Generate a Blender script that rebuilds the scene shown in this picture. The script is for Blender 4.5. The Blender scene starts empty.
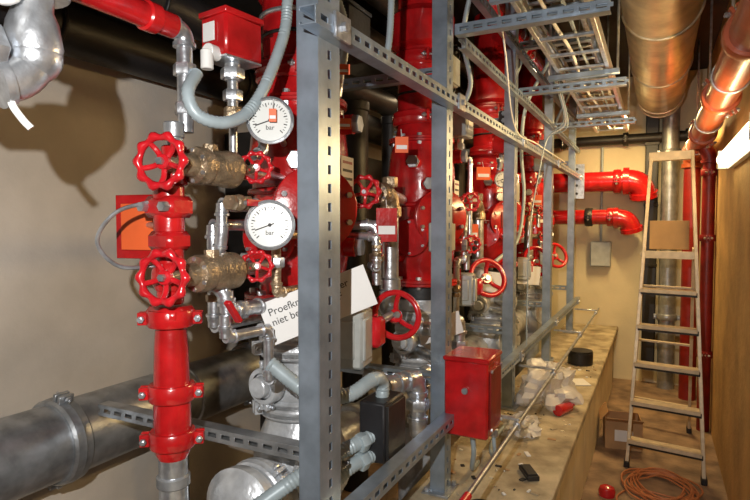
import bpy, math, random
from mathutils import Vector, Matrix, noise
random.seed(4)
V=Vector
# ---------------------------------------------------------------- materials
def mat(name,col,metal=0.0,rough=0.5,var=0.15,scale=8,bump=0.0,bscale=60,emit=None,coat=0,dirt=None,trans=0,alpha=1):
    m=bpy.data.materials.new(name);m.use_nodes=True
    nt=m.node_tree;b=nt.nodes['Principled BSDF']
    b.inputs['Metallic'].default_value=metal
    b.inputs['Roughness'].default_value=rough
    b.inputs['Coat Weight'].default_value=coat
    b.inputs['Coat Roughness'].default_value=.10
    b.inputs['Transmission Weight'].default_value=trans
    b.inputs['Alpha'].default_value=alpha
    tc=nt.nodes.new('ShaderNodeTexCoord')
    n=nt.nodes.new('ShaderNodeTexNoise');n.inputs['Scale'].default_value=scale;n.inputs['Detail'].default_value=6
    nt.links.new(tc.outputs['Object'],n.inputs['Vector'])
    r=nt.nodes.new('ShaderNodeValToRGB')
    r.color_ramp.elements[0].position=.32;r.color_ramp.elements[1].position=.68
    c0=dirt if dirt else tuple(c*(1-var) for c in col)
    r.color_ramp.elements[0].color=(*c0,1);r.color_ramp.elements[1].color=(*[min(1,c*(1+var)) for c in col],1)
    nt.links.new(n.outputs['Fac'],r.inputs['Fac']);nt.links.new(r.outputs['Color'],b.inputs['Base Color'])
    if bump>0:
        n2=nt.nodes.new('ShaderNodeTexNoise');n2.inputs['Scale'].default_value=bscale;n2.inputs['Detail'].default_value=5
        nt.links.new(tc.outputs['Object'],n2.inputs['Vector'])
        bp=nt.nodes.new('ShaderNodeBump');bp.inputs['Strength'].default_value=bump;bp.inputs['Distance'].default_value=.01
        nt.links.new(n2.outputs['Fac'],bp.inputs['Height']);nt.links.new(bp.outputs['Normal'],b.inputs['Normal'])
    if emit:
        b.inputs['Emission Color'].default_value=(*emit[0],1);b.inputs['Emission Strength'].default_value=emit[1]
    return m
RED=mat('red_enamel',(.44,.009,.011),0,.25,.28,14,.15,40,coat=.5)
DRED=mat('dark_red_paint',(.22,.010,.008),0,.4,.25,10,.15,40)
WRED=mat('wheel_red',(.52,.011,.018),0,.25,.15,20,coat=.5)
ORED=mat('rusty_red_pipe',(.40,.08,.025),0,.38,.25,6,.1,30,coat=.2)
GALV=mat('galvanised_steel',(.58,.61,.65),.85,.30,.28,30,.12,80)
GALVD=mat('galvanised_dull',(.38,.40,.42),.7,.38,.3,14,.12,60)
STRUT=mat('strut_steel',(.33,.40,.48),.7,.36,.22,12,.04,60)
GPAINT=mat('grey_white_paint',(.58,.61,.64),.35,.34,.28,14,.35,45,coat=.25)
BRONZE=mat('bronze_cast',(.38,.29,.19),.75,.34,.42,22,.5,90)
BLACK=mat('black_rubber',(.013,.013,.015),0,.45,.3,10,.1)
DARK=mat('dark_steel',(.03,.028,.027),.4,.45,.3,10,.1)
WHITE=mat('white_enamel',(.75,.75,.73),0,.4,.05)
PAPER=mat('white_card',(.78,.78,.77),0,.6,.03)
INK=mat('black_ink',(.02,.02,.02),0,.6,.0)
CONDUIT=mat('grey_conduit',(.34,.41,.44),.1,.42,.1,20)
GBOX=mat('grey_box_paint',(.40,.42,.40),.2,.45,.18,12,.1)
TAG=mat('orange_tag',(.80,.13,.03),0,.5,.08)
FOIL=mat('duct_foil',(.60,.53,.40),.8,.34,.30,6,.7,14)
CONC=mat('ledge_concrete',(.46,.39,.26),0,.8,.3,7,.5,50,dirt=(.24,.19,.12))
PANEL=mat('ledge_panel',(.68,.59,.40),0,.6,.12,5,.1)
LWALL=mat('plaster_wall',(.66,.60,.52),0,.75,.07,2.5,.12,50,dirt=(.52,.47,.40))
RWALL=mat('plaster_wall_warm',(.50,.31,.11),0,.7,.2,4,.5,30)
EWALL=mat('end_wall_paint',(.72,.63,.43),0,.75,.08,3,.15,40)
FLOORM=mat('floor_concrete',(.28,.19,.12),0,.7,.3,6,.3,40,dirt=(.14,.09,.06))
CEIL=mat('ceiling_dark',(.026,.022,.019),0,.85,.2,5,.3,20)
ALU=mat('ladder_beige',(.60,.50,.35),.15,.42,.15,20)
CARD=mat('cardboard',(.42,.25,.12),0,.8,.1,8)
WOODT=mat('tan_board',(.38,.23,.09),0,.6,.15,8)
CABLE=mat('orange_cable',(.50,.18,.07),0,.5,.1)
TUBE=mat('lamp_tube',(1,1,.9),0,.4,0,emit=((1,.84,.48),7))
PLAST=mat('plastic_film',(.75,.75,.78),0,.2,.05,20,.5,30,alpha=.55)
GLASSF=mat('gauge_face',(.66,.68,.66),0,.25,.02,coat=.6)
# ---------------------------------------------------------------- builder
def basis(a):
    a=V(a).normalized();t=V((0,0,1)) if abs(a.z)<.9 else V((1,0,0))
    u=a.cross(t).normalized();v=a.cross(u).normalized();return a,u,v
class B:
    def __init__(s,name,parent=None):
        s.name=name;s.v=[];s.f=[];s.m=[];s.mats=[];s.parent=parent
    def mi(s,m):
        if m not in s.mats:s.mats.append(m)
        return s.mats.index(m)
    def add(s,vs,fs,m):
        o=len(s.v);i=s.mi(m);s.v+= [tuple(x) for x in vs]
        for f in fs:s.f.append([o+k for k in f]);s.m.append(i)
    def lathe(s,p,axis,prof,m,n=28,ph=0,caps=True):
        a,u,v=basis(axis);p=V(p);vs=[];fs=[]
        for t,r in prof:
            for k in range(n):
                an=ph+2*math.pi*k/n;vs.append(p+a*t+(u*math.cos(an)+v*math.sin(an))*r)
        for i in range(len(prof)-1):
            for k in range(n):
                k2=(k+1)%n;fs.append([i*n+k,i*n+k2,(i+1)*n+k2,(i+1)*n+k])
        if caps:
            fs.append(list(range(n))[::-1]);fs.append([(len(prof)-1)*n+k for k in range(n)])
        s.add(vs,fs,m)
    def cyl(s,p0,p1,r,m,n=20,r1=None):
        p0=V(p0);p1=V(p1);L=(p1-p0).length;r1=r if r1 is None else r1
        b=min(r,r1,L)*.12
        s.lathe(p0,p1-p0,[(0,r-b),(b,r),(L-b,r1),(L,r1-b)],m,n)
    def pipe(s,p0,p1,r,m,n=24): s.lathe(p0,V(p1)-V(p0),[(0,r),((V(p1)-V(p0)).length,r)],m,n)
    def hexn(s,c,axis,r,h,m):
        a=V(axis).normalized();s.lathe(V(c)-a*h/2,a,[(0,r*.93),(h*.12,r),(h*.88,r),(h,r*.93)],m,6)
    def sph(s,c,r,m,n=16,sc=(1,1,1)):
        vs=[];fs=[];c=V(c)
        R=n//2
        for i in range(R+1):
            th=math.pi*i/R
            for k in range(n):
                an=2*math.pi*k/n;vs.append(c+V((r*sc[0]*math.sin(th)*math.cos(an),r*sc[1]*math.sin(th)*math.sin(an),r*sc[2]*math.cos(th))))
        for i in range(R):
            for k in range(n):
                k2=(k+1)%n;fs.append([i*n+k,(i+1)*n+k,(i+1)*n+k2,i*n+k2])
        s.add(vs,fs,m)
    def box(s,c,size,m,rot=None,b=None):
        hx,hy,hz=[x/2 for x in size];b=min(min(size)*.12,.006) if b is None else b
        R=rot if rot is not None else Matrix.Identity(3)
        c=V(c);vs=[];idx={}
        for sx in(-1,1):
            for sy in(-1,1):
                for sz in(-1,1):
                    for ax in range(3):
                        q=[sx*(hx-b),sy*(hy-b),sz*(hz-b)];q[ax]=(sx*hx,sy*hy,sz*hz)[ax]
                        idx[(sx,sy,sz,ax)]=len(vs);vs.append(c+R@V(q))
        fs=[];g=lambda *k:idx[k]
        for sg in(-1,1):
            f=[g(sg,-1,-1,0),g(sg,1,-1,0),g(sg,1,1,0),g(sg,-1,1,0)];fs.append(f if sg>0 else f[::-1])
            f=[g(-1,sg,-1,1),g(-1,sg,1,1),g(1,sg,1,1),g(1,sg,-1,1)];fs.append(f if sg>0 else f[::-1])
            f=[g(-1,-1,sg,2),g(1,-1,sg,2),g(1,1,sg,2),g(-1,1,sg,2)];fs.append(f if sg>0 else f[::-1])
        for a1 in(-1,1):
            for a2 in(-1,1):
                fs.append([g(a1,a2,-1,0),g(a1,a2,1,0),g(a1,a2,1,1),g(a1,a2,-1,1)])
                fs.append([g(a1,-1,a2,0),g(a1,1,a2,0),g(a1,1,a2,2),g(a1,-1,a2,2)])
                fs.append([g(-1,a1,a2,1),g(1,a1,a2,1),g(1,a1,a2,2),g(-1,a1,a2,2)])
        for sx in(-1,1):
            for sy in(-1,1):
                for sz in(-1,1):fs.append([g(sx,sy,sz,0),g(sx,sy,sz,1),g(sx,sy,sz,2)])
        s.add(vs,fs,m)
    def tube(s,pts,r,m,n=12,smooth=True,rib=0,pitch=.008):
        P=[V(p) for p in pts]
        if smooth and len(P)>2:
            Q=[P[0]*2-P[1]]+P+[P[-1]*2-P[-2]];out=[]
            for i in range(1,len(Q)-2):
                L=(Q[i+1]-Q[i]).length
                k=max(4,int(L/(pitch/2))) if rib else 9
                for j in range(k):
                    t=j/k;a,b,c,d=Q[i-1],Q[i],Q[i+1],Q[i+2]
                    out.append(.5*((2*b)+(c-a)*t+(2*a-5*b+4*c-d)*t*t+(3*b-a-3*c+d)*t**3))
            out.append(P[-1]);P=out
        vs=[];fs=[];u=None
        for i,p in enumerate(P):
            d=(P[min(i+1,len(P)-1)]-P[max(i-1,0)]).normalized()
            if u is None:u=basis(d)[1]
            u=(u-d*u.dot(d)).normalized();v=d.cross(u)
            rr=r*(1+(rib if i%2 else -rib))
            for k in range(n):
                an=2*math.pi*k/n;vs.append(p+(u*math.cos(an)+v*math.sin(an))*rr)
        for i in range(len(P)-1):
            for k in range(n):
                k2=(k+1)%n;fs.append([i*n+k,i*n+k2,(i+1)*n+k2,(i+1)*n+k])
        fs.append(list(range(n))[::-1]);fs.append([(len(P)-1)*n+k for k in range(n)])
        s.add(vs,fs,m)
    def torus(s,c,axis,R,r,m,n=40,k=10,scal=0,lobes=0):
        a,u,v=basis(axis);c=V(c);vs=[];fs=[]
        for i in range(n):
            an=2*math.pi*i/n;e=u*math.cos(an)+v*math.sin(an);q=math.cos(lobes*an);RR=R*(1+scal*q);r2=r*(1+scal*5*q)
            for j in range(k):
                b=2*math.pi*j/k;vs.append(c+e*(RR+r2*math.cos(b))+a*r2*math.sin(b))
        for i in range(n):
            i2=(i+1)%n
            for j in range(k):
                j2=(j+1)%k;fs.append([i*k+j,i2*k+j,i2*k+j2,i*k+j2])
        s.add(vs,fs,m)
    def bolts(s,c,axis,R,n,r,h,m):
        a,u,v=basis(axis);c=V(c)
        for i in range(n):
            an=2*math.pi*(i+.5)/n;p=c+(u*math.cos(an)+v*math.sin(an))*R
            s.hexn(p,a,r,h,m)
    def flange(s,c,axis,R,th,m,nb=8,bm=None):
        a=V(axis).normalized();c=V(c)
        s.lathe(c-a*th/2,a,[(0,R*.97),(th*.1,R),(th*.45,R),(th*.5,R*.97),(th*.55,R),(th*.9,R),(th,R*.97)],m,36)
        s.bolts(c,a,R*.84,nb,R*.075,th+.028,bm or GALV)
    def coupling(s,c,axis,r,m,w=.055,lug=(1,0,0),bm=None):
        a=V(axis).normalized();c=V(c)
        R=r+.018
        s.lathe(c-a*w/2,a,[(0,r),(0,R*.95),(w*.12,R),(w*.38,R),(w*.5,R*1.02),(w*.62,R),(w*.88,R),(w,R*.95),(w,r)],m,28,caps=False)
        l=V(lug);l=(l-a*l.dot(a)).normalized();t=a.cross(l)
        Rm=Matrix((l,t,a)).transposed()
        q=min(1,.6+r*4)
        for sg in(-1,1):
            p=c+l*sg*(R+.009*q)
            s.box(p+t*.013*q,(.034*q,.014*q,w*.75),m,Rm);s.box(p-t*.013*q,(.034*q,.014*q,w*.75),m,Rm)
            p=p+l*sg*.003
            s.cyl(p-t*.042*q,p+t*.042*q,.006*q,bm or GALV,8);s.hexn(p+t*.030*q,t,.012*q,.011*q,bm or GALV);s.hexn(p-t*.030*q,t,.012*q,.011*q,bm or GALV)
    def wheel(s,c,axis,R,m,sp=5,dish=.02,lobes=10,hub=GALV,rr=None):
        a,u,v=basis(axis);c=V(c);rr=rr or R*.14
        s.torus(c,a,R-rr,rr,m,80,10,.045 if lobes else 0,lobes)
        h=c-a*dish
        for i in range(sp):
            an=2*math.pi*i/sp+.3;e=u*math.cos(an)+v*math.sin(an)
            s.tube([h,h+e*R*.5,c+e*(R-rr*1.2)],R*.10,m,8)
        s.cyl(h-a*.012,h+a*.012,R*.27,m,14);s.hexn(h+a*.018,a,R*.14,.014,hub);s.cyl(h-a*.05,h,R*.09,hub,8)
    def elbow(s,p,d1,d2,r,m,R=None,col=True):
        p=V(p);d1=V(d1).normalized();d2=V(d2).normalized();R=R or r*1.6
        pts=[]
        for i in range(9):
            t=i/8;a=p+d1*R;b=p+d2*R;pts.append((a*(1-t)**2+p*2*t*(1-t)+b*t*t))
        s.tube(pts,r*1.12,m,16,smooth=False)
        if col:
            for d in(d1,d2): s.lathe(p+d*R*.85,d,[(0,r*1.15),(.002,r*1.32),(r*.55,r*1.32),(r*.6,r*1.1)],m,18)
    def build(s):
        me=bpy.data.meshes.new(s.name);me.from_pydata(s.v,[],s.f)
        for m in s.mats:me.materials.append(m)
        me.polygons.foreach_set('material_index',s.m)
        me.polygons.foreach_set('use_smooth',[True]*len(s.f));me.update()
        import bmesh
        bm=bmesh.new();bm.from_mesh(me);bmesh.ops.recalc_face_normals(bm,faces=bm.faces);bm.to_mesh(me);bm.free()
        me.set_sharp_from_angle(angle=math.radians(38))
        o=bpy.data.objects.new(s.name,me);bpy.context.scene.collection.objects.link(o)
        if s.parent:o.parent=s.parent
        return o
def text(parent,name,body,loc,xdir,ydir,size,m):
    cu=bpy.data.curves.new(name,'FONT');cu.body=body;cu.size=size;cu.extrude=.0004;cu.materials.append(m)
    o=bpy.data.objects.new(name,cu);bpy.context.scene.collection.objects.link(o)
    x=V(xdir).normalized();y=V(ydir);y=(y-x*y.dot(x)).normalized();z=x.cross(y)
    M=Matrix((x,y,z)).transposed().to_4x4();M.translation=V(loc);o.matrix_world=M
    if parent:o.parent=parent
    return o
def rotz(a):return Matrix.Rotation(math.radians(a),3,'Z')
Z=V((0,0,1))
# ---------------------------------------------------------------- room
XL,XR,YB,YE,H=-2.15,.40,-1.6,6.3,3.1
def slab(n,lo,hi,m):
    b=B(n);c=[(lo[i]+hi[i])/2 for i in range(3)];b.box(c,[hi[i]-lo[i] for i in range(3)],m,b=.001);return b.build()
slab('floor',(XL-.1,YB-.1,-.1),(XR+.1,YE+.1,0),FLOORM)
slab('ceiling',(XL-.1,YB-.1,H),(XR+.1,YE+.1,H+.1),CEIL)
slab('wall_left',(XL-.1,YB,0),(XL,YE,H),LWALL)
slab('wall_right',(XR,YB,0),(XR+.1,YE,H),RWALL)
slab('wall_end',(XL-.1,YE,0),(XR+.1,YE+.1,H),EWALL)
slab('wall_back',(XL-.1,YB-.1,0),(XR+.1,YB,H),LWALL)
b=B('concrete_ledge')
b.box((-.61,3.2,.25),(.46,6.16,.50),CONC,b=.004)
b.box((-.60,3.2,.525),(.52,6.18,.05),CONC,b=.008)
for i in range(13):
    y=.2+i*.475
    if y+.46<6.28:b.box((-.372,y+.23,.25),(.016,.462,.48),PANEL,b=.003)
for i in range(170):
    p=(random.uniform(-.8,-.38),random.uniform(1.6,4.6),.551+random.random()*.003)
    sz=random.uniform(.004,.020);b.box(p,(sz,sz*random.uniform(.5,2.5),.005),random.choice([CONC,PANEL,CARD,PAPER,DARK]),rotz(random.uniform(0,180)),b=.0005)
b.build()
# ---------------------------------------------------------------- strut frame
def slotted(b,p0,p1,w,axw,nrm,slot=.035,gap=.02,sw=.014,th=.003,m=STRUT):
    p0=V(p0);p1=V(p1);d=(p1-p0);L=d.length;d.normalize();axw=V(axw);nrm=V(nrm)
    R=Matrix((d,axw,nrm)).transposed();c=(p0+p1)/2;sd=(w-sw)/2
    for sg in(-1,1):b.box(c+axw*sg*(sw/2+sd/2),(L,sd,th),m,R,b=.0005)
    t=gap/2
    while t<L:
        b.box(p0+d*t,(gap,sw+.001,th),m,R,b=.0003);t+=slot+gap
def cstrut(b,p0,p1,w,dp,axw,nrm,m=STRUT,lip=.01,**k):
    p0=V(p0);p1=V(p1);axw=V(axw);nrm=V(nrm);d=(p1-p0).normalized();L=(p1-p0).length
    slotted(b,p0,p1,w,axw,nrm,m=m,**k)
    R=Matrix((d,axw,nrm)).transposed();c=(p0+p1)/2
    for sg in(-1,1):
        b.box(c+axw*sg*(w/2-.0015)-nrm*dp/2,(L,.003,dp),m,R,b=.0005)
        b.box(c+axw*sg*(w/2-lip/2)-nrm*dp,(L,lip,.003),m,R,b=.0005)
b=B('steel_support_frame')
PX=-.72
posts=[1.13,2.03,3.16,4.40,5.7]
for i,y in enumerate(posts):
    d=.10 if i==0 else .07
    zb=0.55
    cstrut(b,(PX,y+d/2,zb),(PX,y+d/2,H),d,.058,(0,1,0),(1,0,0),slot=.022,gap=.024,sw=.012 if i else .014)
    b.box((PX-.03,y+d/2,zb+.004),(.11,d+.06,.008),GALVD)
    for sx in(-1,1):b.hexn((PX-.03+sx*.04,y+d/2+ (d/2+.015)*sx,zb+.014),Z,.01,.014,GALV)
cstrut(b,(PX+.045,1.05,2.062),(PX+.045,5.9,2.062),.042,.042,(0,0,1),(1,0,0),slot=.03,gap=.022,sw=.013)
cstrut(b,(PX+.045,.9,.86),(PX+.045,5.9,.86),.045,.042,(0,0,1),(1,0,0),slot=.03,gap=.022,sw=.013)
cstrut(b,(PX+.02,2.2,2.33),(PX+.02,5.9,2.33),.042,.03,(0,0,1),(1,0,0))
cstrut(b,(PX+.02,2.2,2.58),(PX+.02,5.9,2.58),.042,.03,(0,0,1),(1,0,0))
for y in posts:
    for z in(2.062,.86):
        b.box((PX+.05,y+.03,z),(.008,.07,.06),GALV);b.hexn((PX+.058,y+.03,z),(1,0,0),.012,.012,GALV)
for y in (2.1,3.25,4.47,5.75):
    for z in (2.2,.98):
        cstrut(b,(PX-.06,y,z),(-1.5,y,z),.042,.042,(0,0,1),(0,-1,0))
for y in (2.12,3.26,4.50):
    cstrut(b,(PX,y,2.36),(-.16,y,2.36),.042,.042,(0,0,1),(0,-1,0));cstrut(b,(PX,y,2.62),(-.30,y,2.62),.042,.042,(0,0,1),(0,-1,0))
cstrut(b,(PX-.06,1.34,.93),(-1.80,1.34,.93),.042,.042,(0,0,1),(0,-1,0),m=GALVD)
b.build()
b=B('conduit_rail')
b.pipe((-.50,1.6,.775),(-.50,5.9,.775),.009,GALVD);b.pipe((-.50,1.52,.775),(-.50,1.62,.775),.014,WRED)
for y in(2.3,3.2,4.4,5.6):b.box((-.59,y,.80),(.20,.02,.012),GALV);b.cyl((-.5,y-.012,.775),(-.5,y+.012,.775),.016,GALV)
b.build()
# ---------------------------------------------------------------- big horizontal pipes on left wall
b=B('steel_main_pipe')
b.pipe((-1.97,.2,.80),(-1.97,YE-.02,.80),.14,GALVD,40)
for y in(.62,1.3,2.4,3.8):
    b.coupling((-1.97,y,.80),(0,1,0),.14,GALVD,.075,lug=(.2,0,1))
for y in(.95,1.9,3.1,4.5):
    b.torus((-1.97,y,.80),(0,1,0),.143,.008,GALV);b.box((-1.97,y,.33),(.05,.05,.66),GALVD);b.box((-1.97,y,.01),(.14,.14,.02),GALVD)
b.build()
b=B('insulated_overhead_pipe')
b.pipe((-1.97,-.6,2.33),(-1.97,YE-.02,2.33),.10,BLACK,32)
for y in(.3,1.3,2.3,3.3,4.3):b.torus((-1.97,y,2.33),(0,1,0),.103,.008,DARK)
b.build()
b=B('insulated_overhead_pipe');b.pipe((-1.66,-.6,2.42),(-1.66,YE-.02,2.42),.075,BLACK,32)
for y in(.5,1.5,2.5,3.5,4.5):b.torus((-1.66,y,2.42),(0,1,0),.078,.006,DARK)
b.build()
b=B('added_dark_duct')  # black duct added to keep the strip above the wall pipes dark
b.box((-1.86,2.3,2.72),(.5,7.4,.22),DARK)
for y in(.2,1.4,2.6,3.8,5):b.box((-1.86,y,2.72),(.53,.04,.25),BLACK);b.cyl((-1.64,y,2.8),(-1.64,y,H),.008,DARK,8);b.cyl((-2.08,y,2.8),(-2.08,y,H),.008,DARK,8)
b.build()
for k,(x,z,r,m) in enumerate([(-1.42,2.62,.05,DARK),(-1.40,2.86,.06,BLACK),(-.90,2.94,.045,DRED),(-.82,2.78,.03,RED)]):
    b=B(['dark_overhead_pipe','dark_overhead_pipe','red_sprinkler_pipe','red_sprinkler_pipe'][k])
    b.pipe((x,.2,z),(x,YE-.02,z),r,m)
    for y in(1.0,2.4,3.9,5.3):b.coupling((x,y,z),(0,1,0),r,m,.04,lug=(1,0,0));b.cyl((x,y+.15,z+r),(x,y+.15,H),.006,GALV,8);b.torus((x,y+.15,z),(0,1,0),r+.003,.005,GALV)
    b.build()
for i,(y,r) in enumerate([(2.15,.07),(2.5,.05),(2.95,.08),(3.45,.06),(3.8,.08),(4.4,.09),(4.9,.06),(5.3,.09)]):
    b=B('dark_riser_pipe');b.pipe((-1.62,y,0),(-1.62,y,2.28),r,BLACK if i%3 else DARK,24)
    b.cyl((-1.62,y,2.27),(-1.62,y,2.33),r*1.1,DARK)
    for z in(1.1,1.75):b.coupling((-1.62,y,z),Z,r,DARK,.05,lug=(.6,-.8,0))
    b.build()
b=B('added_black_backdrop');b.box((-2.03,4.2,1.55),(.22,3.6,1.1),DARK,b=.006)  # added black box with door fronts, darkens the background behind the valves
for k in range(6):b.box((-1.915,2.7+k*.6,1.55),(.012,.56,1.04),BLACK,b=.003);b.box((-1.905,2.9+k*.6,1.55),(.01,.02,.1),GALVD)
b.build()
# ---------------------------------------------------------------- fittings at top left (near camera)
b=B('galvanised_hose_valve')
x,y=-.95,.60
b.pipe((x,y,2.06),(x,y,2.75),.022,GALV);b.pipe((x,y,2.70),(x,y,H),.022,GALV)
b.hexn((x,y,2.03),Z,.048,.05,GALV);b.cyl((x,y,1.985),(x,y,2.01),.058,GALV,24)
b.lathe((x,y,1.86),Z,[(0,.03),(.01,.040),(.04,.046),(.08,.040),(.10,.032),(.13,.034)],GALV)
b.sph((x,y,1.885),.045,GALV,20)
b.elbow((x,y,1.85),(0,0,1),(-.2,-1,-.35),.032,GALV)
b.cyl((x-.01,y-.05,1.88),(x-.02,y-.14,1.87),.034,GALV)
b.hexn((x-.01,y-.07,1.88),(0,1,0),.044,.03,GALV)
b.cyl((x+.02,y-.06,1.98),(x+.02,y-.16,1.98),.028,WHITE);b.sph((x+.02,y-.06,1.98),.032,WHITE)
b.tube([(x,y-.03,1.83),(x+.01,y-.045,1.80),(x+.012,y-.03,1.775),(x+.02,y-.02,1.76)],.006,WHITE)
b.build()
# ---------------------------------------------------------------- alarm valve sets
def alarm_valve(x,y,R,zb,first=False):
    b=B('sprinkler_alarm_valve')
    h=2.10-zb
    prof=[(0,R*.78),(.06,R*.80),(.10,R*.95),(.18,R*1.02),(.30,R*1.0),(.36,R*.92),(h*.56,R*.96),(h*.68,R*1.0),(h*.82,R*.93),(h*.93,R*.78),(h,R*.72)]
    b.lathe((x,y,zb),Z,prof,RED,40)
    b.flange((x,y,zb+.015),Z,R*1.12,.034,RED,10)
    b.torus((x,y,zb+h*.5),Z,R*.98,.012,RED)
    b.flange((x,y,zb+h*.90),Z,R*.98,.026,RED,10)
    b.coupling((x,y,2.13),Z,R*.76,RED,.07,lug=(.6,-.8,0))
    b.pipe((x,y,2.1),(x,y,H),R*.72,RED,32)
    b.coupling((x,y,2.42),Z,R*.72,RED,.07,lug=(.6,-.8,0))
    b.lathe((x,y,2.47),Z,[(0,R*.72),(.02,R*.92),(.16,R*.96),(.2,R*.72)],RED,32)
    b.torus((x,y,2.32),Z,R*.74,.008,GALV)
    b.torus((x,y,2.25),Z,R*.73,.006,BLACK)
    d=V((.75,-.66,0)).normalized();c=V((x,y,zb+h*.42))
    b.cyl(c+d*R*.6,c+d*(R+.03),R*.72,RED,28)
    b.flange(c+d*(R+.035),d,R*.80,.028,RED,8)
    t=d.cross(Z);Rm=Matrix((t,Z,d)).transposed()
    b.box(c+d*(R+.055),(R*.7,R*.62,.004),DRED,Rm);b.box(c+d*(R+.058),(R*.55,R*.18,.003),PAPER,Rm)
    d3=V((.15,-1,0)).normalized();c3=V((x,y,zb+h*.30));b.cyl(c3,c3+d3*(R+.05),R*.42,RED);b.flange(c3+d3*(R+.05),d3,R*.52,.022,RED,6)
    for zz,dd in((zb+.15,(-.3,-1,0)),(zb+h*.75,(.2,-1,0)),(zb+h*.25,(1,.2,0)),(zb+h*.8,(1,.1,0)),(zb+h*.62,(.5,-.8,0))):
        dd=V(dd).normalized();b.cyl(V((x,y,zz))+dd*R*.7,V((x,y,zz))+dd*(R+.04),.034,RED);b.hexn(V((x,y,zz))+dd*(R+.05),dd,.032,.025,GALVD)
    d4=V((.98,.10,0)).normalized();t4=d4.cross(Z);c4=V((x,y,zb+h*.54));b.box(c4+d4*(R+.012),(R*.6,.18,.004),PAPER,Matrix((t4,Z,d4)).transposed(),b=.0005)
    b.box(c4+d4*(R-.01),(R*.5,.15,.04),RED,Matrix((t4,Z,d4)).transposed())
    for q in range(6):b.box(c4+d4*(R+.0145)+Z*(.07-q*.028),(R*.45,.009,.001),DRED if q==0 else INK,Matrix((t4,Z,d4)).transposed(),b=.0002)
    b.lathe((x,y,zb-.07),Z,[(0,R*.78),(.005,R*.86),(.06,R*.86),(.07,R*.78)],BLACK,32)
    g=GPAINT;r=R*.78
    b.lathe((x,y,zb-.36),Z,[(0,r*.95),(.02,r*1.02),(.07,r*1.0),(.1,r*.78),(.15,r*.74),(.2,r*.9),(.24,r*1.03),(.29,r*1.03)],g,32)
    for zz in(zb-.16,zb-.37):
        b.coupling((x,y,zz),Z,r*.95,g,.07,lug=(.8,-.6,0));b.coupling((x,y,zz),Z,r*.95,g,.06,lug=(.6,.8,0))
    b.pipe((x,y,.0),(x,y,zb-.36),r*.86,g,32)
    b.lathe((x,y,.58),Z,[(0,r*.86),(.02,r*1.05),(.08,r*1.22),(.2,r*1.25),(.28,r*1.05),(.34,r*.86)],g,32)
    b.lathe((x,y,.0),Z,[(0,r*1.3),(.02,r*1.3),(.025,r*.9)],g,32)
    d2=V((.8,-.6,0));c=V((x,y,zb-.24));b.cyl(c,c+d2*(R+.07),.04,g);b.flange(c+d2*(R+.05),d2,.06,.02,g,4)
    c=V((x,y,.78));b.cyl(c,c+d2*(R+.05),.075,g);b.flange(c+d2*(R+.04),d2,.1,.024,g,6)
    d5=V((-.1,-1,0)).normalized();c=V((x,y,zb-.27));b.cyl(c,c+d5*(R+.02),.045,g);b.coupling(c+d5*(R+.0),d5,.045,g,.05,lug=(0,0,1));b.cyl(c+d5*(R+.02),c+d5*(R+.05),.035,g)
    return b.build()
sets=[(-1.15,1.68,.175,1.33),(-1.08,2.67,.17,1.30),(-1.1,4.07,.18,1.30),(-1.1,5.45,.165,1.30)]
for s_ in sets:alarm_valve(*s_)
b=B('header_pipe')
b.pipe((-1.16,1.36,.70),(-1.16,6.2,.70),.105,GPAINT,32)
b.lathe((-1.16,1.40,.70),(0,-1,0),[(0,.105),(.01,.13),(.05,.135),(.06,.12),(.09,.09),(.105,.04)],GPAINT,32)
b.coupling((-1.16,1.44,.70),(0,1,0),.11,GPAINT,.06,lug=(.7,0,.7))
for y in(2.1,3.3,4.8):b.coupling((-1.16,y,.70),(0,1,0),.105,GPAINT,.06,lug=(.7,0,.7))
b.build()
def gauge(c,n,r=.058,tail=None,tx='bar'):
    e=bpy.data.objects.new('pressure_gauge',None);bpy.context.scene.collection.objects.link(e)
    b=B('gauge_case',e);n=V(n).normalized();c=V(c);t=Z.cross(n).normalized();up=n.cross(t)
    b.lathe(c-n*.035,n,[(0,r*.7),(.004,r*.94),(.03,r*.96),(.034,r*1.08),(.04,r*1.08),(.042,r*.98),(.038,r*.93)],GALV,40,caps=False)
    b.lathe(c-n*.033,n,[(0,r*.9),(.0345,r*.94)],GLASSF,40)
    f=c+n*.0025
    for i in range(28):
        a=math.radians(225-270*i/27);e2=t*math.cos(a)+up*math.sin(a);sd=n.cross(e2)
        L=.010 if i%3==0 else .006
        b.box(f+e2*(r*.80-L/2),(L,.0016 if i%3 else .0026,.0008),INK,Matrix((e2,sd,n)).transposed(),b=.0001)
    a=math.radians(200);e2=t*math.cos(a)+up*math.sin(a);sd=n.cross(e2)
    b.box(f+n*.001+e2*.015,(.055,.003,.001),INK,Matrix((e2,sd,n)).transposed(),b=.0001);b.cyl(f-n*.001,f+n*.003,.005,INK,12)
    b.cyl(c-n*.035,c-n*.06,.02,BRONZE);tl=c-n*.06
    if tail is not None:
        b.tube([tl,tl-n*.02,V(tail)],.010,GALV)
    b.build()
    text(e,'gauge_label',tx,f+n*.0005-up*r*.42-t*.012,t,up,.018,INK)
    return e
gn=V((.50,-.86,.03))
gauge((-.95,1.25,1.885),gn,.060,(-1.12,1.56,1.86))
gauge((-.95,1.245,1.60),gn,.064,(-1.12,1.56,1.60))
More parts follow.
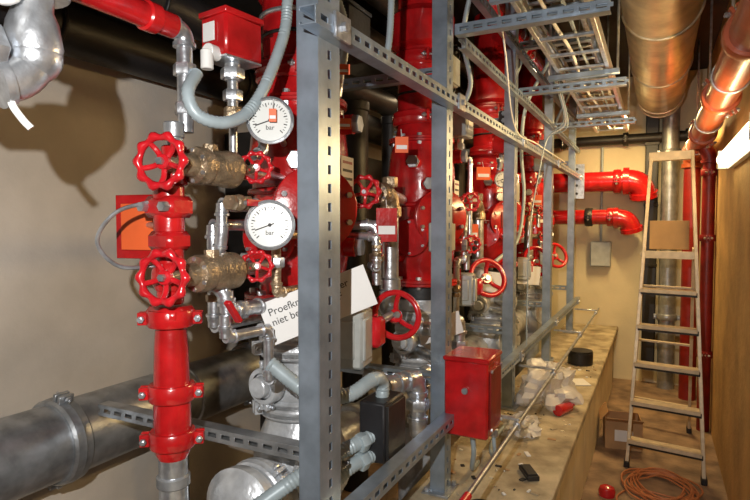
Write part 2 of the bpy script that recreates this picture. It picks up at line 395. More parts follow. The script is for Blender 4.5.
# ---------------------------------------------------------------- set 1 trim
b=B('drain_riser_assembly')
x,y=-1.1,1.03
b.pipe((x,y+.06,1.84),(x,y+.06,2.08),.020,GALV);b.elbow((x,y+.06,2.10),(0,0,-1),(0,-1,0),.022,GALV)
b.hexn((x,y+.06,2.0),Z,.03,.03,GALV);b.hexn((x,y+.06,1.90),Z,.028,.03,GALV)
b.pipe((x,y+.02,2.10),(x,.55,2.10),.030,RED);b.cyl((x,.96,2.10),(x,1.0,2.10),.036,RED)
b.cyl((x,y+.02,1.82),(x,y+.02,1.86),.026,GALVD);b.pipe((x,y+.02,1.65),(x,y+.02,1.83),.022,GALV)
b.cyl((x,y+.02,1.70),(x,y+.02,1.80),.032,RED)
b.box((x,y,1.645),(.10,.085,.055),RED,b=.012);b.cyl((x,y,1.58),(x,y,1.70),.038,RED)
for sg in(-1,1):
    b.hexn((x+sg*.035,y-.05,1.645),(0,1,0),.013,.02,GALV)
b.box((x,y,1.56),(.085,.08,.05),RED,b=.012);b.cyl((x,y,1.40),(x,y,1.60),.033,RED,r1=.036)
b.sph((x,y,1.47),.046,RED,20,(1,1,1.2));b.box((x,y,1.375),(.10,.085,.04),RED,b=.01)
b.lathe((x,y,1.07),Z,[(0,.044),(.02,.047),(.12,.045),(.22,.042),(.30,.036)],RED,24)
for z in(1.365,1.175,1.055):b.coupling((x,y,z),Z,.040,RED,.042,lug=(.8,.6,0))
b.lathe((x,y,1.0),Z,[(0,.034),(.02,.044),(.05,.046),(.07,.038)],RED,24)
b.pipe((x,y,0),(x,y,1.03),.036,GALV);b.cyl((x,y,.93),(x,y,.96),.042,GALVD);b.lathe((x,y,0),Z,[(0,.07),(.02,.07),(.022,.035)],GALVD)
b.build()
def globe(c,axis,L,r,bw=BRONZE,wr=.06,name='bronze_globe_valve',w2=True):
    b=B(name);a=V(axis).normalized();c=V(c)
    b.lathe(c,a,[(0,r*.55),(.01,r*.6),(.03,r*.62),(.035,r*.95),(.045,r*1.02),(.07,r*1.0),(.075,r*.9),(.085,r*.9),(.09,r*.97),(L-.06,r*.97),(L-.05,r*1.05),(L-.025,r*1.05),(L-.02,r*.7),(L,r*.65)],bw,28)
    b.bolts(c+a*.045,a,r*.8,6,.006,.03,GALV)
    b.cyl(c,c-a*.05,.014,bw)
    b.wheel(c-a*.07,-a+V((.25,0,.05)),wr,WRED,5,.015)
    b.hexn(c+a*(L+.005),a,r*.6,.03,bw)
    return b
for gz in(1.75,1.475):
    g=globe((-1.045,1.025,gz),(0,1,0),.20,.048,wr=.068)
    g.cyl((-1.045,1.22,gz),(-1.13,1.55,gz),.022,GALV);g.wheel((-1.0,1.25,gz+.01),(.6,-.8,.05),.046,WRED,5,.01);g.cyl((-1.0,1.25,gz+.01),(-1.08,1.28,gz),.012,BRONZE)
    g.cyl((-1.1,1.03,gz),(-1.045,1.05,gz),.026,BRONZE)
    g.hexn((-1.045,1.12,gz+.045),Z,.02,.03,BRONZE)
    g.build()
b=B('red_valve_tag_plate')
b.box((-1.28,1.12,1.595),(.20,.012,.18),RED,rotz(12));b.box((-1.28,1.11,1.595),(.15,.008,.13),TAG,rotz(12))
b.tube([(-1.12,1.0,1.66),(-1.17,.93,1.63),(-1.2,.90,1.56),(-1.16,.93,1.50),(-1.1,1.0,1.50)],.005,GALV,8)
b.cyl((-1.28,1.12,1.60),(-1.14,1.05,1.60),.008,GALV)
b.build()
def run(b,pts,r,m):
    P=[V(p) for p in pts]
    for i in range(len(P)-1):b.pipe(P[i],P[i+1],r,m,14)
    for i in range(1,len(P)-1):b.elbow(P[i],P[i-1]-P[i],P[i+1]-P[i],r,m,R=r*1.9)
def ballv(b,c,axis,r,m=BRONZE,lev=WRED):
    a,u,v=basis(axis);c=V(c);b.sph(c,r*1.5,m,12);b.hexn(c+a*r*2,a,r*1.4,r*1.2,m);b.hexn(c-a*r*2,a,r*1.4,r*1.2,m)
    b.cyl(c,c+u*r*2.6,r*.4,GALV,8);b.box(c+u*r*2.7+a*r*2.5,(r*7,r*1.1,.004),lev,Matrix((a,v,u)).transposed())
b=B('galvanised_trim_piping')
run(b,[(-1.15,1.5,1.66),(-1.08,1.33,1.66),(-1.08,1.20,1.66),(-1.08,1.20,1.57),(-1.1,1.20,1.50)],.016,GALV)
run(b,[(-1.05,1.5,1.36),(-1.05,1.28,1.36),(-1.05,1.18,1.36),(-1.05,1.18,1.42),(-1.1,1.14,1.46)],.019,GALV)
run(b,[(-1.0,1.52,1.57),(-1.0,1.34,1.57),(-1.0,1.34,1.40),(-1.0,1.5,1.40)],.014,BRONZE)
run(b,[(-1.16,1.46,1.60),(-1.16,1.25,1.60),(-1.16,1.25,1.30),(-1.16,1.5,1.30)],.018,GALV)
run(b,[(-1.02,1.14,1.36),(-1.02,1.14,1.30),(-1.0,1.3,1.30),(-1.0,1.3,1.15),(-1.1,1.5,1.12)],.015,GALV)
ballv(b,(-1.02,1.2,1.66),(0,1,0),.016);ballv(b,(-1.16,1.25,1.42),Z,.017,BRONZE,GALV)
b.hexn((-1.08,1.26,1.66),(0,1,0),.026,.03,GALV);b.hexn((-1.05,1.24,1.36),(0,1,0),.028,.03,GALV)
b.hexn((-1.0,1.34,1.49),Z,.024,.03,GALV)
run(b,[(-1.12,1.55,1.95),(-1.05,1.35,1.95),(-1.05,1.35,1.82),(-1.05,1.30,1.80)],.014,GALV)
run(b,[(-1.0,1.6,1.75),(-.93,1.42,1.75),(-.93,1.42,1.45),(-.98,1.55,1.45)],.013,GALV)
b.box((-1.0,1.15,1.37),(.02,.075,.012),WRED,Matrix.Rotation(-.9,3,'X'))
run(b,[(-1.0,1.75,1.56),(-.88,1.76,1.56),(-.88,1.76,1.45),(-.95,1.85,1.45)],.014,GALV)
run(b,[(-1.0,1.80,1.60),(-.92,1.84,1.60),(-.92,1.84,1.38)],.018,GALV);ballv(b,(-.88,1.76,1.50),Z,.012)
b.hexn((-.92,1.84,1.48),Z,.028,.03,BRONZE)
b.build()
b=B('pressure_switch')
c=V((-1.08,1.25,2.115))
b.box(c,(.105,.135,.115),RED,rotz(-8),b=.008);b.box(c+Z*.062,(.112,.142,.016),RED,rotz(-8));b.box(c-Z*.058,(.10,.13,.006),GALV,rotz(-8))
b.box(c+V((-.02,-.071,0.01)),(.045,.004,.05),PAPER,rotz(-8))
b.cyl(c-Z*.06,c-Z*.11,.022,GALV);b.hexn(c-Z*.09,Z,.034,.03,GALV);b.cyl(c-Z*.11,c-Z*.20,.015,GALV);b.hexn(c-Z*.15,Z,.028,.03,GALV);b.hexn(c-Z*.2,Z,.026,.035,BRONZE);b.pipe(c-Z*.2,c-Z*.36,.012,GALV)
b.cyl(c+V((0,-.10,-.05)),c+V((0,-.06,-.05)),.02,WHITE);b.cyl((c+V((0,-.1,-.05))),c+V((0,-.1,-.10)),.017,WHITE)
b.build()
b=B('flexible_conduit')
b.tube([(-.93,1.40,2.6),(-.98,1.385,2.30),(-.98,1.36,2.16),(-.98,1.27,1.99),(-.99,1.20,1.90),(-1.0,1.12,1.862),(-1.03,1.06,1.875),(-1.05,1.05,1.93),(-1.07,1.10,1.99)],.016,CONDUIT,14,rib=.06,pitch=.012)
b.tube([(-.86,1.35,2.45),(-.86,1.45,2.28),(-.86,1.50,2.20),(-.9,1.54,2.08),(-1.0,1.5,2.03)],.013,CONDUIT,12,rib=.06,pitch=.01)
b.build()
b=B('alarm_limit_switch')
b.box((-.93,1.62,2.22),(.12,.16,.15),DARK,b=.008);b.box((-.93,1.62,2.30),(.124,.164,.012),BLACK);b.cyl((-.93,1.6,2.15),(-.95,1.6,2.02),.02,GALV);b.hexn((-.94,1.6,2.11),Z,.03,.03,GALV);b.cyl((-.95,1.6,2.02),(-1.05,1.62,2.0),.018,GALV)
b.tube([(-.90,1.70,2.19),(-.88,1.78,2.16),(-.87,1.84,2.26),(-.86,1.85,2.6)],.012,CONDUIT,10,rib=.06,pitch=.012)
b.build()
def otag(c,n,w=.045,h=.06,m=TAG):
    b=B('orange_inspection_tag');n=V(n).normalized();t=Z.cross(n).normalized();Rm=Matrix((t,Z,n)).transposed()
    b.box(c,(w,h,.002),m,Rm,b=.0005);b.tube([V(c)+Z*h/2,V(c)+Z*(h/2+.03)-n*.02],.0015,WHITE,6,False)
    b.box(V(c)+n*.002-Z*h*.15,(w*.8,h*.25,.001),PAPER,Rm,b=.0002);b.build()
otag((-.93,1.235,1.895),gn,.02,.035);otag((-.86,1.80,1.60),(.5,-.8,0),.075,.12,RED);otag((-.9,2.98,1.56),(.5,-.8,0),.06,.09);otag((-.86,1.93,1.90),(.5,-.8,0),.05,.06);otag((-.92,3.05,1.75),(.5,-.8,0),.05,.07,RED);otag((-.83,1.42,2.05),(.5,-.8,0),.06,.03);otag((-.78,2.22,2.10),(.5,-.8,0),.09,.05)
otag((-.92,1.60,1.93),(.6,-.8,0),.05,.035);otag((-.86,4.6,1.80),(.6,-.8,0),.08,.08)
otag((-.85,3.0,1.88),(.6,-.8,0),.08,.07)
def sign(c,n,w,h,ang,txt):
    e=bpy.data.objects.new('white_warning_sign',None);bpy.context.scene.collection.objects.link(e)
    n=V(n).normalized();t=Z.cross(n).normalized();up=n.cross(t);q=Matrix.Rotation(math.radians(ang),3,n);t=q@t;up=q@up
    b=B('card',e);b.box(c,(w,h,.003),PAPER,Matrix((t,up,n)).transposed(),b=.0005);b.build()
    text(e,'lettering',txt,V(c)+n*.003-t*w*.44+up*h*.16,t,up,h*.24,INK)
sign((-.91,1.43,1.36),(.62,-.78,.1),.34,.13,20,'Proefkraan  afsluiter\nniet bedienen  HF')
sign((-.88,3.3,1.26),(.6,-.8,0),.16,.12,-8,'Proef\nHF')
sign((-.84,2.3,1.15),(.6,-.8,0),.20,.10,15,'Afsluiter\nopen')
sign((-.86,4.3,1.22),(.6,-.8,0),.18,.14,-5,'Sectie\nHF')
# ---------------------------------------------------------------- trim for sets 2..4
def gear(x,y,z,wr,k=1,boxm=GBOX):
    b=B('butterfly_valve_gear_operator')
    b.box((x-.02,y-.17*k,z-.03),(.09*k,.10*k,.17*k),boxm,rotz(10),b=.01)
    b.box((x+.03,y-.17*k,z-.03),(.015,.07*k,.12*k),boxm,rotz(10),b=.004)
    b.box((x-.02,y-.22*k-.002,z-.03),(.06*k,.012,.11*k),boxm,rotz(10),b=.004)
    for dz in(-.07,.07):b.hexn((x+.03,y-.2*k,z-.03+dz),(1,0,0),.009,.012,GALV)
    b.box((x+.01,y-.11*k,z-.02),(.08*k,.06,.09*k),WRED,b=.012)
    b.cyl((x,y-.12*k,z-.04),(x-.2,y+.12,z-.06),.03,GPAINT)
    b.cyl((x+.0,y-.10*k,z-.01),(x+.03,y,z+.02),.014,GALV)
    b.wheel((x+.05,y,z+.02),(.62,-.62,.35),wr,WRED,3,.02,0,rr=wr*.12)
    return b.build()
gear(-.86,1.78,1.265,.092,1.12)
gear(-.88,3.03,1.29,.115)
gear(-.88,4.45,1.30,.125)
gear(-.88,5.35,1.30,.125)
def trim(x,y,z):
    b=globe((x,y,z),(0,1,0),.13,.042,BRONZE,.062)
    b.elbow((x,y+.15,z),(0,-1,0),(0,0,-1),.034,BRONZE)
    b.pipe((x,y+.15,z-.05),(x,y+.15,z-.42),.034,GALV);b.cyl((x,y+.15,z-.09),(x,y+.15,z-.05),.045,BRONZE)
    b.cyl((x,y+.15,z-.38),(x,y+.15,z-.33),.043,GALV);b.elbow((x,y+.15,z-.45),(0,0,1),(-.5,.8,0),.034,GALV)
    b.cyl((x-.02,y+.2,z),(x-.15,y+.6,z),.026,GALV)
    b.hexn((x,y+.15,z+.05),Z,.03,.04,BRONZE)
    return b.build()
trim(-.95,1.87,1.72);trim(-.98,3.2,1.72);trim(-.98,4.7,1.72)
gauge((-.92,3.70,1.90),gn,.05,(-1.02,4.0,1.9))
def pswitch(x,y,z,m1,ty):
    b=B('pressure_switch');b.box((x,y,z),(.10,.12,.12),m1,b=.006);b.box((x,y,z+.065),(.105,.125,.012),RED);b.box((x+.052,y,z),(.003,.07,.05),PAPER);b.cyl((x,y,z-.06),(x-.02,y+.02,z-.15),.018,GALV);b.hexn((x-.01,y+.01,z-.1),Z,.028,.03,GALV);b.cyl((x-.02,y+.02,z-.15),(x-.10,ty,z-.17),.016,GALV);b.build()
pswitch(-.90,2.75,2.1,GBOX,2.8);pswitch(-.93,3.72,2.13,RED,4.0);pswitch(-.93,5.1,2.13,GBOX,5.4)
b=B('galvanised_trim_piping')
for yy in(2.82,3.95,5.3):
    run(b,[(-1.05,yy+.15,1.6),(-.90,yy,1.6),(-.90,yy,1.42),(-.90,yy-.12,1.42),(-.90,yy-.12,1.15)],.016,GALV)
    run(b,[(-1.0,yy+.2,1.95),(-.90,yy+.1,1.95),(-.90,yy+.1,1.5)],.013,GALV)
    b.hexn((-.90,yy,1.5),Z,.026,.03,BRONZE);b.hexn((-.90,yy+.1,1.75),Z,.024,.03,BRONZE)
    ballv(b,(-.90,yy-.12,1.28),Z,.016)
for yy in(2.45,3.85,5.3):
    run(b,[(-1.05,yy+.1,.98),(-.86,yy-.05,.98),(-.86,yy-.3,.98),(-.86,yy-.3,.80)],.026,GALV)
b.build()
for (x,y,z) in [(-.86,2.85,1.72),(-.86,2.88,1.50),(-.86,3.95,1.55),(-.86,4.9,1.72),(-.86,5.0,1.5)]:
    b=B('bronze_angle_valve');b.sph((x-.05,y+.02,z),.032,BRONZE);b.cyl((x-.05,y+.02,z),(x-.2,y-.02,z),.02,BRONZE);b.cyl((x-.05,y+.02,z),(x-.01,y-.03,z),.014,BRONZE)
    b.wheel((x,y-.05,z),(.55,-.8,.05),.05,WRED,5,.012);b.pipe((x-.05,y+.02,z),(x-.05,y+.02,z-.14),.016,GALV);b.hexn((x-.05,y+.02,z-.05),Z,.026,.03,GALV);b.build()
b=B('flexible_conduit')
for pts in ([(-.75,2.5,2.75),(-.84,2.6,2.5),(-.84,2.72,2.3),(-.9,2.75,2.18)],
            [(-.66,3.4,2.75),(-.8,3.5,2.5),(-.86,3.66,2.35),(-.92,3.72,2.2)],
            [(-.66,3.9,2.7),(-.8,3.85,2.4),(-.84,3.9,2.1),(-.82,3.9,1.8),(-.84,3.8,1.5),(-.86,3.3,1.38)],
            [(-.64,4.8,2.7),(-.8,4.9,2.4),(-.86,5.05,2.3),(-.92,5.1,2.2)]):
    b.tube(pts,.012,CONDUIT,10,rib=.06,pitch=.012)
b.build()
for (y,z,m) in [(2.25,2.24,GBOX),(3.3,2.20,DARK),(3.42,1.80,GBOX),(4.55,2.2,GBOX),(2.2,1.55,GBOX)]:
    b=B('electrical_junction_box');b.box((-.80,y,z),(.07,.12,.12),m,b=.006);b.box((-.762,y,z),(.008,.11,.11),m)
    for dz in(-.04,0,.04):b.hexn((-.80,y-.065,z+dz),(0,1,0),.014,.02,CONDUIT)
    b.build()
b=B('black_conduit_box')
b.box((-.78,1.60,.955),(.09,.15,.19),BLACK,b=.006);b.box((-.732,1.60,.955),(.012,.13,.17),DARK)
b.tube([(-1.0,1.30,1.20),(-.90,1.36,1.11),(-.82,1.44,1.09),(-.78,1.54,1.12),(-.78,1.60,1.09),(-.78,1.60,1.04)],.022,CONDUIT,14,rib=.05,pitch=.012)
b.tube([(-1.0,1.2,.80),(-.90,1.34,.88),(-.82,1.47,.925),(-.78,1.55,.94)],.022,CONDUIT,14,rib=.05,pitch=.012)
b.tube([(-1.0,1.2,.72),(-.88,1.34,.80),(-.82,1.45,.865),(-.78,1.55,.88)],.022,CONDUIT,14,rib=.05,pitch=.012)
b.hexn((-.80,1.50,.93),(.3,1,.1),.030,.03,CONDUIT);b.hexn((-.80,1.50,.872),(.3,1,.1),.030,.03,CONDUIT)
b.build()
b=B('galvanised_drain_elbow')
run(b,[(-.98,1.9,1.02),(-.86,1.8,1.02),(-.80,1.95,1.02),(-.80,1.95,.80),(-.82,2.3,.70)],.03,GALV)
b.hexn((-.80,1.95,.92),Z,.045,.04,GALV);b.torus((-.80,1.95,.87),Z,.034,.006,GALV)
b.build()
b=B('galvanised_drain_elbow')
run(b,[(-1.0,2.2,1.16),(-.84,2.2,1.16),(-.80,2.45,1.16),(-.80,2.45,.95)],.026,GALV)
b.hexn((-.80,2.45,1.05),Z,.04,.04,GALV)
b.build()
b=B('red_junction_box')
b.box((-.63,2.10,.945),(.17,.19,.29),RED,b=.008);b.box((-.63,2.10,1.095),(.18,.20,.02),RED,b=.006)
b.box((-.541,2.10,.945),(.006,.15,.22),DRED)
for dy in(-.07,.07):
    for dz in(-.11,.11):b.hexn((-.536,2.10+dy,.945+dz),(1,0,0),.007,.008,GALV)
b.cyl((-.63,2.0,.98),(-.63,1.99,.98),.012,GALV);b.cyl((-.63,2.10,.80),(-.63,2.10,.77),.018,GALV)
b.cyl((-.56,2.15,.80),(-.56,2.15,.77),.018,GALV)
b.tube([(-.63,2.10,.775),(-.63,2.12,.70),(-.66,2.2,.60),(-.68,2.35,.565)],.010,CONDUIT)
b.tube([(-.56,2.15,.775),(-.56,2.17,.70),(-.60,2.3,.62),(-.66,2.5,.60),(-.68,2.9,.57)],.008,CONDUIT)
b.build()
# ---------------------------------------------------------------- cable trays
def tray(x0,x1,z,y0,y1,m=GALV,step=.27,nc=4):
    b=B('cable_ladder_tray')
    for x in(x0,x1):
        b.box((x,(y0+y1)/2,z+.03),(.004,y1-y0,.06),m,b=.0005);b.box((x+(.008 if x==x0 else -.008),(y0+y1)/2,z),(.018,y1-y0,.003),m,b=.0003);b.box((x+(.006 if x==x0 else -.006),(y0+y1)/2,z+.06),(.014,y1-y0,.003),m,b=.0003)
    y=y0+.05
    while y<y1:
        b.box(((x0+x1)/2,y,z+.012),(x1-x0,.022,.014),m);y+=step
    for k in range(nc):
        xx=x0+.03+k*(x1-x0-.06)/max(1,nc-1)
        b.tube([(xx+random.uniform(-.015,.015),y0+(y1-y0)*j/8,z+.028+random.uniform(0,.012)) for j in range(9)],random.uniform(.005,.010),random.choice([WHITE,CONDUIT,BLACK]),8)
    for yy in(y0+.5,y0+1.7,y0+2.9):
        if yy<y1:
            b.box(((x0+x1)/2,yy,z-.02),(x1-x0+.1,.03,.03),STRUT)
            for x in(x0-.04,x1+.04):b.cyl((x,yy,z-.03),(x,yy,H),.006,GALV,8)
    b.build()
tray(-.50,-.24,2.42,1.5,5.4)
tray(-.62,-.36,2.68,1.2,5.9)
b=B('white_cable_bundle')
for k in range(3):
    b.tube([(-.55+k*.012,3.4,2.44),(-.50+k*.01,3.45,2.22-k*.02),(-.60,3.5,2.12),(-.64,3.45,1.9),(-.655,3.3,1.6),(-.66,3.26,1.2),(-.66,3.25,.9)],.004,WHITE if k%2 else CONDUIT,6)
for k in range(3):
    b.tube([(-.64,2.3+k*.02,2.7),(-.62,2.5,2.4),(-.66,2.9,2.10),(-.66,3.5,2.09),(-.655,4.6,2.09)],.004,WHITE,6)
b.build()
b=B('ventilation_duct')
b.pipe((.0,.6,2.82),(.0,6.0,2.82),.20,FOIL,48)
b.cyl((0,6.0,2.82),(0,6.02,2.82),.205,FOIL,48)
for y in(1.4,2.6,3.5,4.7,5.8):b.torus((0,y,2.82),(0,1,0),.203,.008,FOIL)
b.build()
b=B('sprinkler_distribution_pipe')
b.pipe((.275,.6,2.25),(.275,5.8,2.25),.072,ORED,32)
for y in(2.3,3.35,4.6):b.coupling((.275,y,2.25),(0,1,0),.072,ORED,.07,lug=(-.6,0,1))
b.elbow((.275,5.85,2.25),(0,-1,0),(0,0,-1),.07,ORED)
b.pipe((.275,5.85,.0),(.275,5.85,2.16),.07,DRED,24)
for y in(1.6,2.9,4.1,5.3):b.torus((.275,y,2.25),(0,1,0),.075,.006,GALV);b.cyl((.275,y,2.32),(.275,y,H),.007,GALV,8)
b.build()
b=B('red_vertical_pipe')
b.pipe((.348,5.0,0),(.348,5.0,2.14),.045,DRED,24);b.elbow((.348,5.0,2.16),(0,0,-1),(-.5,0,.5),.045,DRED)
for z in(.6,1.5,2.0):b.coupling((.348,5.0,z),Z,.04,DRED,.05,lug=(0,1,0))
b.build()
b=B('galvanised_drain_pipe')
b.pipe((.10,6.16,0),(.10,6.16,H),.075,GALVD,28)
for z in(.7,1.55,2.3):b.coupling((.10,6.16,z),Z,.075,GALVD,.06)
b.build()
b=B('black_electrical_trunking');b.box((-.06,6.24,1.6),(.12,.10,2.9),DARK);b.box((-.06,6.185,1.6),(.10,.01,2.9),BLACK)
for z in(.6,1.2,1.8,2.4):b.box((-.06,6.18,z),(.13,.02,.03),DARK)
b.build()
b=B('dark_overhead_pipe');b.pipe((-1.2,6.2,2.46),(.39,6.2,2.46),.05,DARK)
for x in(-.9,-.3,.25):b.coupling((x,6.2,2.46),(1,0,0),.05,DARK,.05,lug=(0,-1,0))
b.build()
b=B('wall_junction_box_unit') if 0 else B('electrical_junction_box');b.box((-.52,6.25,1.30),(.20,.09,.26),GBOX);b.box((-.52,6.20,1.30),(.18,.012,.24),GBOX);b.pipe((-.52,6.26,1.43),(-.52,6.26,2.40),.012,CONDUIT);b.build()
b=B('red_elbow_pipe')
b.pipe((-1.3,6.02,2.03),(-.22,6.02,2.03),.10,RED,32);b.elbow((-.14,6.02,2.03),(-1,0,0),(.1,.35,-1),.10,RED,R=.13)
b.coupling((-.72,6.02,2.03),(1,0,0),.10,RED,.07,lug=(0,-1,0));b.coupling((-.36,6.02,2.03),(1,0,0),.10,RED,.07,lug=(0,-1,0))
b.build()
b=B('red_elbow_pipe')
b.pipe((-1.3,6.05,1.68),(-.32,6.05,1.68),.075,RED,32);b.elbow((-.25,6.05,1.67),(-1,0,0),(.2,.3,-1),.08,RED,R=.11)
b.coupling((-.62,6.05,1.68),(1,0,0),.075,BLACK,.07,lug=(0,-1,0));b.coupling((-.42,6.05,1.68),(1,0,0),.075,RED,.06,lug=(0,-1,0))
b.build()
b=B('perforated_mounting_plate');b.box((-.72,5.88,2.03),(.14,.01,.34),GALV);b.cyl((-.78,5.885,1.87),(-.78,6.29,1.87),.008,GALV)
for z in(1.91,1.99,2.07,2.15):b.hexn((-.72,5.87,z),(0,1,0),.014,.012,DARK)
b.build()
# ---------------------------------------------------------------- lamps
def lamp(y0,y1,z,nm='fluorescent_lamp'):
    e=bpy.data.objects.new(nm,None);bpy.context.scene.collection.objects.link(e)
    b=B('lamp_housing',e);c=(y0+y1)/2
    b.box((.385,c,z),(.028,y1-y0,.11),WHITE);
    for y in(y0,y1):b.box((.355,y,z),(.08,.02,.11),WHITE)
    b.build()
    b=B('lamp_diffuser',e)
    b.lathe((.345,y0+.01,z),(0,1,0),[(0,.036),(y1-y0-.02,.036)],TUBE,20);b.build()
    L=bpy.data.lights.new('lamp_light','AREA');L.shape='RECTANGLE';L.size=y1-y0;L.size_y=.1;L.energy=24;L.color=(1,.66,.28)
    o=bpy.data.objects.new('lamp_light',L);bpy.context.scene.collection.objects.link(o);o.parent=e
    o.location=(.30,c,z);o.rotation_euler=Matrix(((0,0,1),(1,0,0),(0,1,0))).to_euler()
    return o
lamp(2.65,3.95,1.99)
def area(n,loc,target,sx,sy,e,c):
    L=bpy.data.lights.new(n,'AREA');L.shape='RECTANGLE';L.size=sx;L.size_y=sy;L.energy=e;L.color=c
    o=bpy.data.objects.new(n,L);bpy.context.scene.collection.objects.link(o);o.location=loc
    o.rotation_euler=(V(target)-V(loc)).to_track_quat('-Z','Y').to_euler();return o
area('ceiling_batten_light',(-.12,5.2,2.5),(-.3,5.4,0),.1,1.0,42,(1,.70,.30))
area('ceiling_batten_light',(-1.42,3.6,2.5),(-1.2,3.6,0),.1,1.5,6,(1,.75,.45))
L=bpy.data.lights.new('camera_flash','SPOT');L.energy=122;L.spot_size=math.radians(150);L.spot_blend=.7;L.shadow_soft_size=.008;L.color=(1,.97,.93)
o=bpy.data.objects.new('camera_flash',L);bpy.context.scene.collection.objects.link(o);o.location=(-.15,-.08,1.81)
o.rotation_euler=(V((-1.1,1.2,1.3))-o.location).to_track_quat('-Z','Y').to_euler()
# ---------------------------------------------------------------- stepladder
b=B('stepladder')
FL,FR=V((-.15,4.02,0)),V((.29,3.95,0));TL,TR=V((-.045,4.36,2.09)),V((.20,4.32,2.09))
def beam(b,p0,p1,w,t,m,side=(0,1,0)):
    p0=V(p0);p1=V(p1);d=(p1-p0).normalized();s=V(side);s=(s-d*s.dot(d)).normalized();n=d.cross(s)
    b.box((p0+p1)/2,((p1-p0).length,w,t),m,Matrix((d,s,n)).transposed(),b=.002)
beam(b,FL,TL,.055,.022,ALU);beam(b,FR,TR,.055,.022,ALU)
for z in(.17,.42,.67,.92,1.16):
    t=z/2.09;l=FL.lerp(TL,t);r=FR.lerp(TR,t);beam(b,l,r,.085,.026,ALU)
    beam(b,l-V((0,.035,.012)),r-V((0,.035,.012)),.006,.03,DARK)
t=1.40/2.09;l=FL.lerp(TL,t)+V((0,.11,0));r=FR.lerp(TR,t)+V((0,.11,0));beam(b,l,r,.26,.03,ALU)
beam(b,l+V((0,-.13,0)),r+V((0,-.13,0)),.01,.05,ALU)
b.box((l+r)/2+V((-.0,.06,.13)),(.245,.02,.20),WOODT,Matrix.Rotation(-.15,3,'X'))
beam(b,TL+V((-.012,0,-.02)),TR+V((.012,0,-.02)),.06,.06,ALU)
BL,BR=V((-.16,5.0,0)),V((.25,4.90,0));TL2,TR2=FL.lerp(TL,.69)+V((0,.2,0)),FR.lerp(TR,.69)+V((0,.2,0))
beam(b,BL,TL2,.04,.02,ALU);beam(b,BR,TR2,.04,.02,ALU)
for t in(.15,.5,.8):beam(b,BL.lerp(TL2,t),BR.lerp(TR2,t),.03,.015,ALU)
for p in(FL,FR,BL,BR):b.box(p+V((0,0,.02)),(.035,.07,.04),BLACK)
b.build()
# ---------------------------------------------------------------- clutter
b=B('cardboard_box')
cx,cy=-.20,4.42;w=.24;h=.20
R_=rotz(8)
for dx,dy,sx,sy in((w/2,0,.006,w),(-w/2,0,.006,w),(0,w/2,w,.006),(0,-w/2,w,.006)):
    b.box(V((cx,cy,h/2))+R_@V((dx,dy,0)),(sx,sy,h),CARD,R_,b=.0005)
b.box((cx,cy,.006),(w,w,.006),CARD,R_,b=.0005)
b.box(V((cx,cy,h+.02))+R_@V((0,-w/2-.04,0)),(w,.1,.005),CARD,R_@Matrix.Rotation(-.5,3,'X'),b=.0005)
b.box(V((cx,cy,h+.03))+R_@V((-w/2-.01,0,0)),(.08,w,.005),CARD,R_@Matrix.Rotation(-.9,3,'Y'),b=.0005)
b.box(V((cx,cy,h*.5))+R_@V((0,-w/2-.005,0)),(.12,.002,.08),PAPER,R_,b=.0003)
b.build()
b=B('coiled_extension_cable')
pts=[]
for i in range(190):
    a=i*.33;r=.17+.035*math.sin(i*.23)+.02*math.cos(i*.71)
    pts.append((.05+r*math.cos(a),3.74+r*1.15*math.sin(a),.012+.018*(i/150)+.006*math.sin(i*.9)))
b.tube(pts,.0055,CABLE,6)
b.tube([(-.10,3.70,.01),(-.18,3.5,.008),(-.1,3.3,.008),(.1,3.2,.008)],.005,CABLE,6)
b.build()
b=B('red_bottle_cap');b.lathe((-.235,3.52,0),Z,[(0,.045),(.03,.048),(.05,.04),(.06,.02)],WRED);b.build()
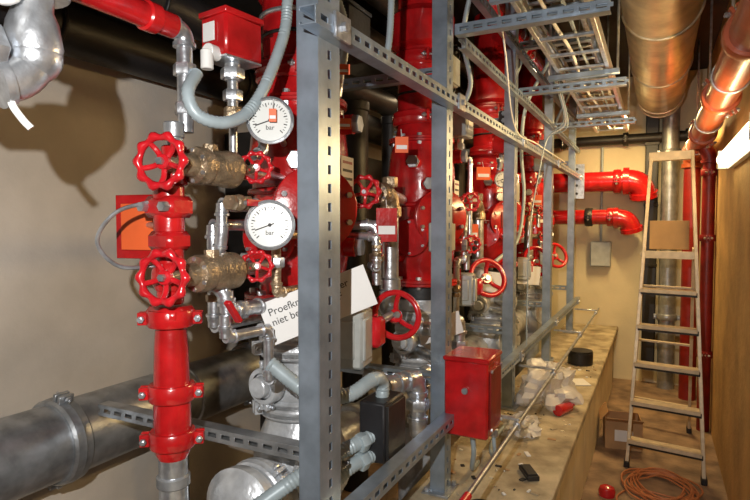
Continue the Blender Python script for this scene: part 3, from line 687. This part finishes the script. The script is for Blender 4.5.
def crumple(n,c,r,m,sc=(1,1,.5),seed=0):
    b=B(n);b.sph((0,0,0),1,m,36)
    out=[]
    for v in b.v:
        v=V(v);k=1+.55*noise.noise(v*1.8+V((seed,0,0)))+.30*noise.noise(v*4.5+V((seed,3,0)))
        p=V((v.x*sc[0],v.y*sc[1],v.z*sc[2]))*r*k;p.z=max(p.z,-r*sc[2]*.6)
        out.append(tuple(p+V(c)+V((0,0,r*sc[2]*.6))))
    b.v=out;return b.build()
crumple('plastic_bag',(-.56,3.40,.552),.15,PLAST,(1,1.6,.9),2)
crumple('plastic_bag',(-.60,2.85,.552),.08,PLAST,(1,1.6,.5),7)
b=B('red_plastic_bottle');b.lathe((-.47,3.15,.552+.03),(.4,1,0),[(0,.02),(.005,.03),(.12,.03),(.15,.012),(.17,.012)],WRED);b.build()
b=B('black_tape_roll');b.lathe((-.50,4.45,.552),Z,[(0,.085),(.004,.09),(.085,.09),(.09,.085),(.09,.05),(.01,.05)],BLACK,32,caps=False);b.lathe((-.50,4.45,.642),Z,[(0,.088),(.012,.088)],DARK);b.build()
b=B('crumpled_paper');b.box((-.45,3.9,.556),(.12,.16,.004),PAPER,rotz(25));b.box((-.55,4.05,.558),(.10,.12,.004),PAPER,rotz(-15));b.build()
b=B('cleaning_brush');b.box((-.46,2.35,.562),(.05,.12,.02),DARK,rotz(30));b.box((-.46,2.35,.574),(.04,.10,.006),BLACK,rotz(30));b.build()
b=B('gasket_ring');b.torus((-.56,1.98,.559),Z,.05,.008,BLACK);b.build()
# ---------------------------------------------------------------- world & camera
w=bpy.data.worlds.new('World');bpy.context.scene.world=w;w.use_nodes=True
w.node_tree.nodes['Background'].inputs[0].default_value=(.5,.5,.5,1);w.node_tree.nodes['Background'].inputs[1].default_value=.04
cam=bpy.data.cameras.new('Camera');cam.sensor_width=36;cam.lens=560/750*36;cam.clip_start=.02
co=bpy.data.objects.new('Camera',cam);bpy.context.scene.collection.objects.link(co)
th=math.atan(282/560);ph=math.atan(25/560)
co.location=(0,0,1.6);co.rotation_euler=(math.pi/2-ph,0,th)
bpy.context.scene.camera=co
bpy.context.scene.view_settings.view_transform='Standard'
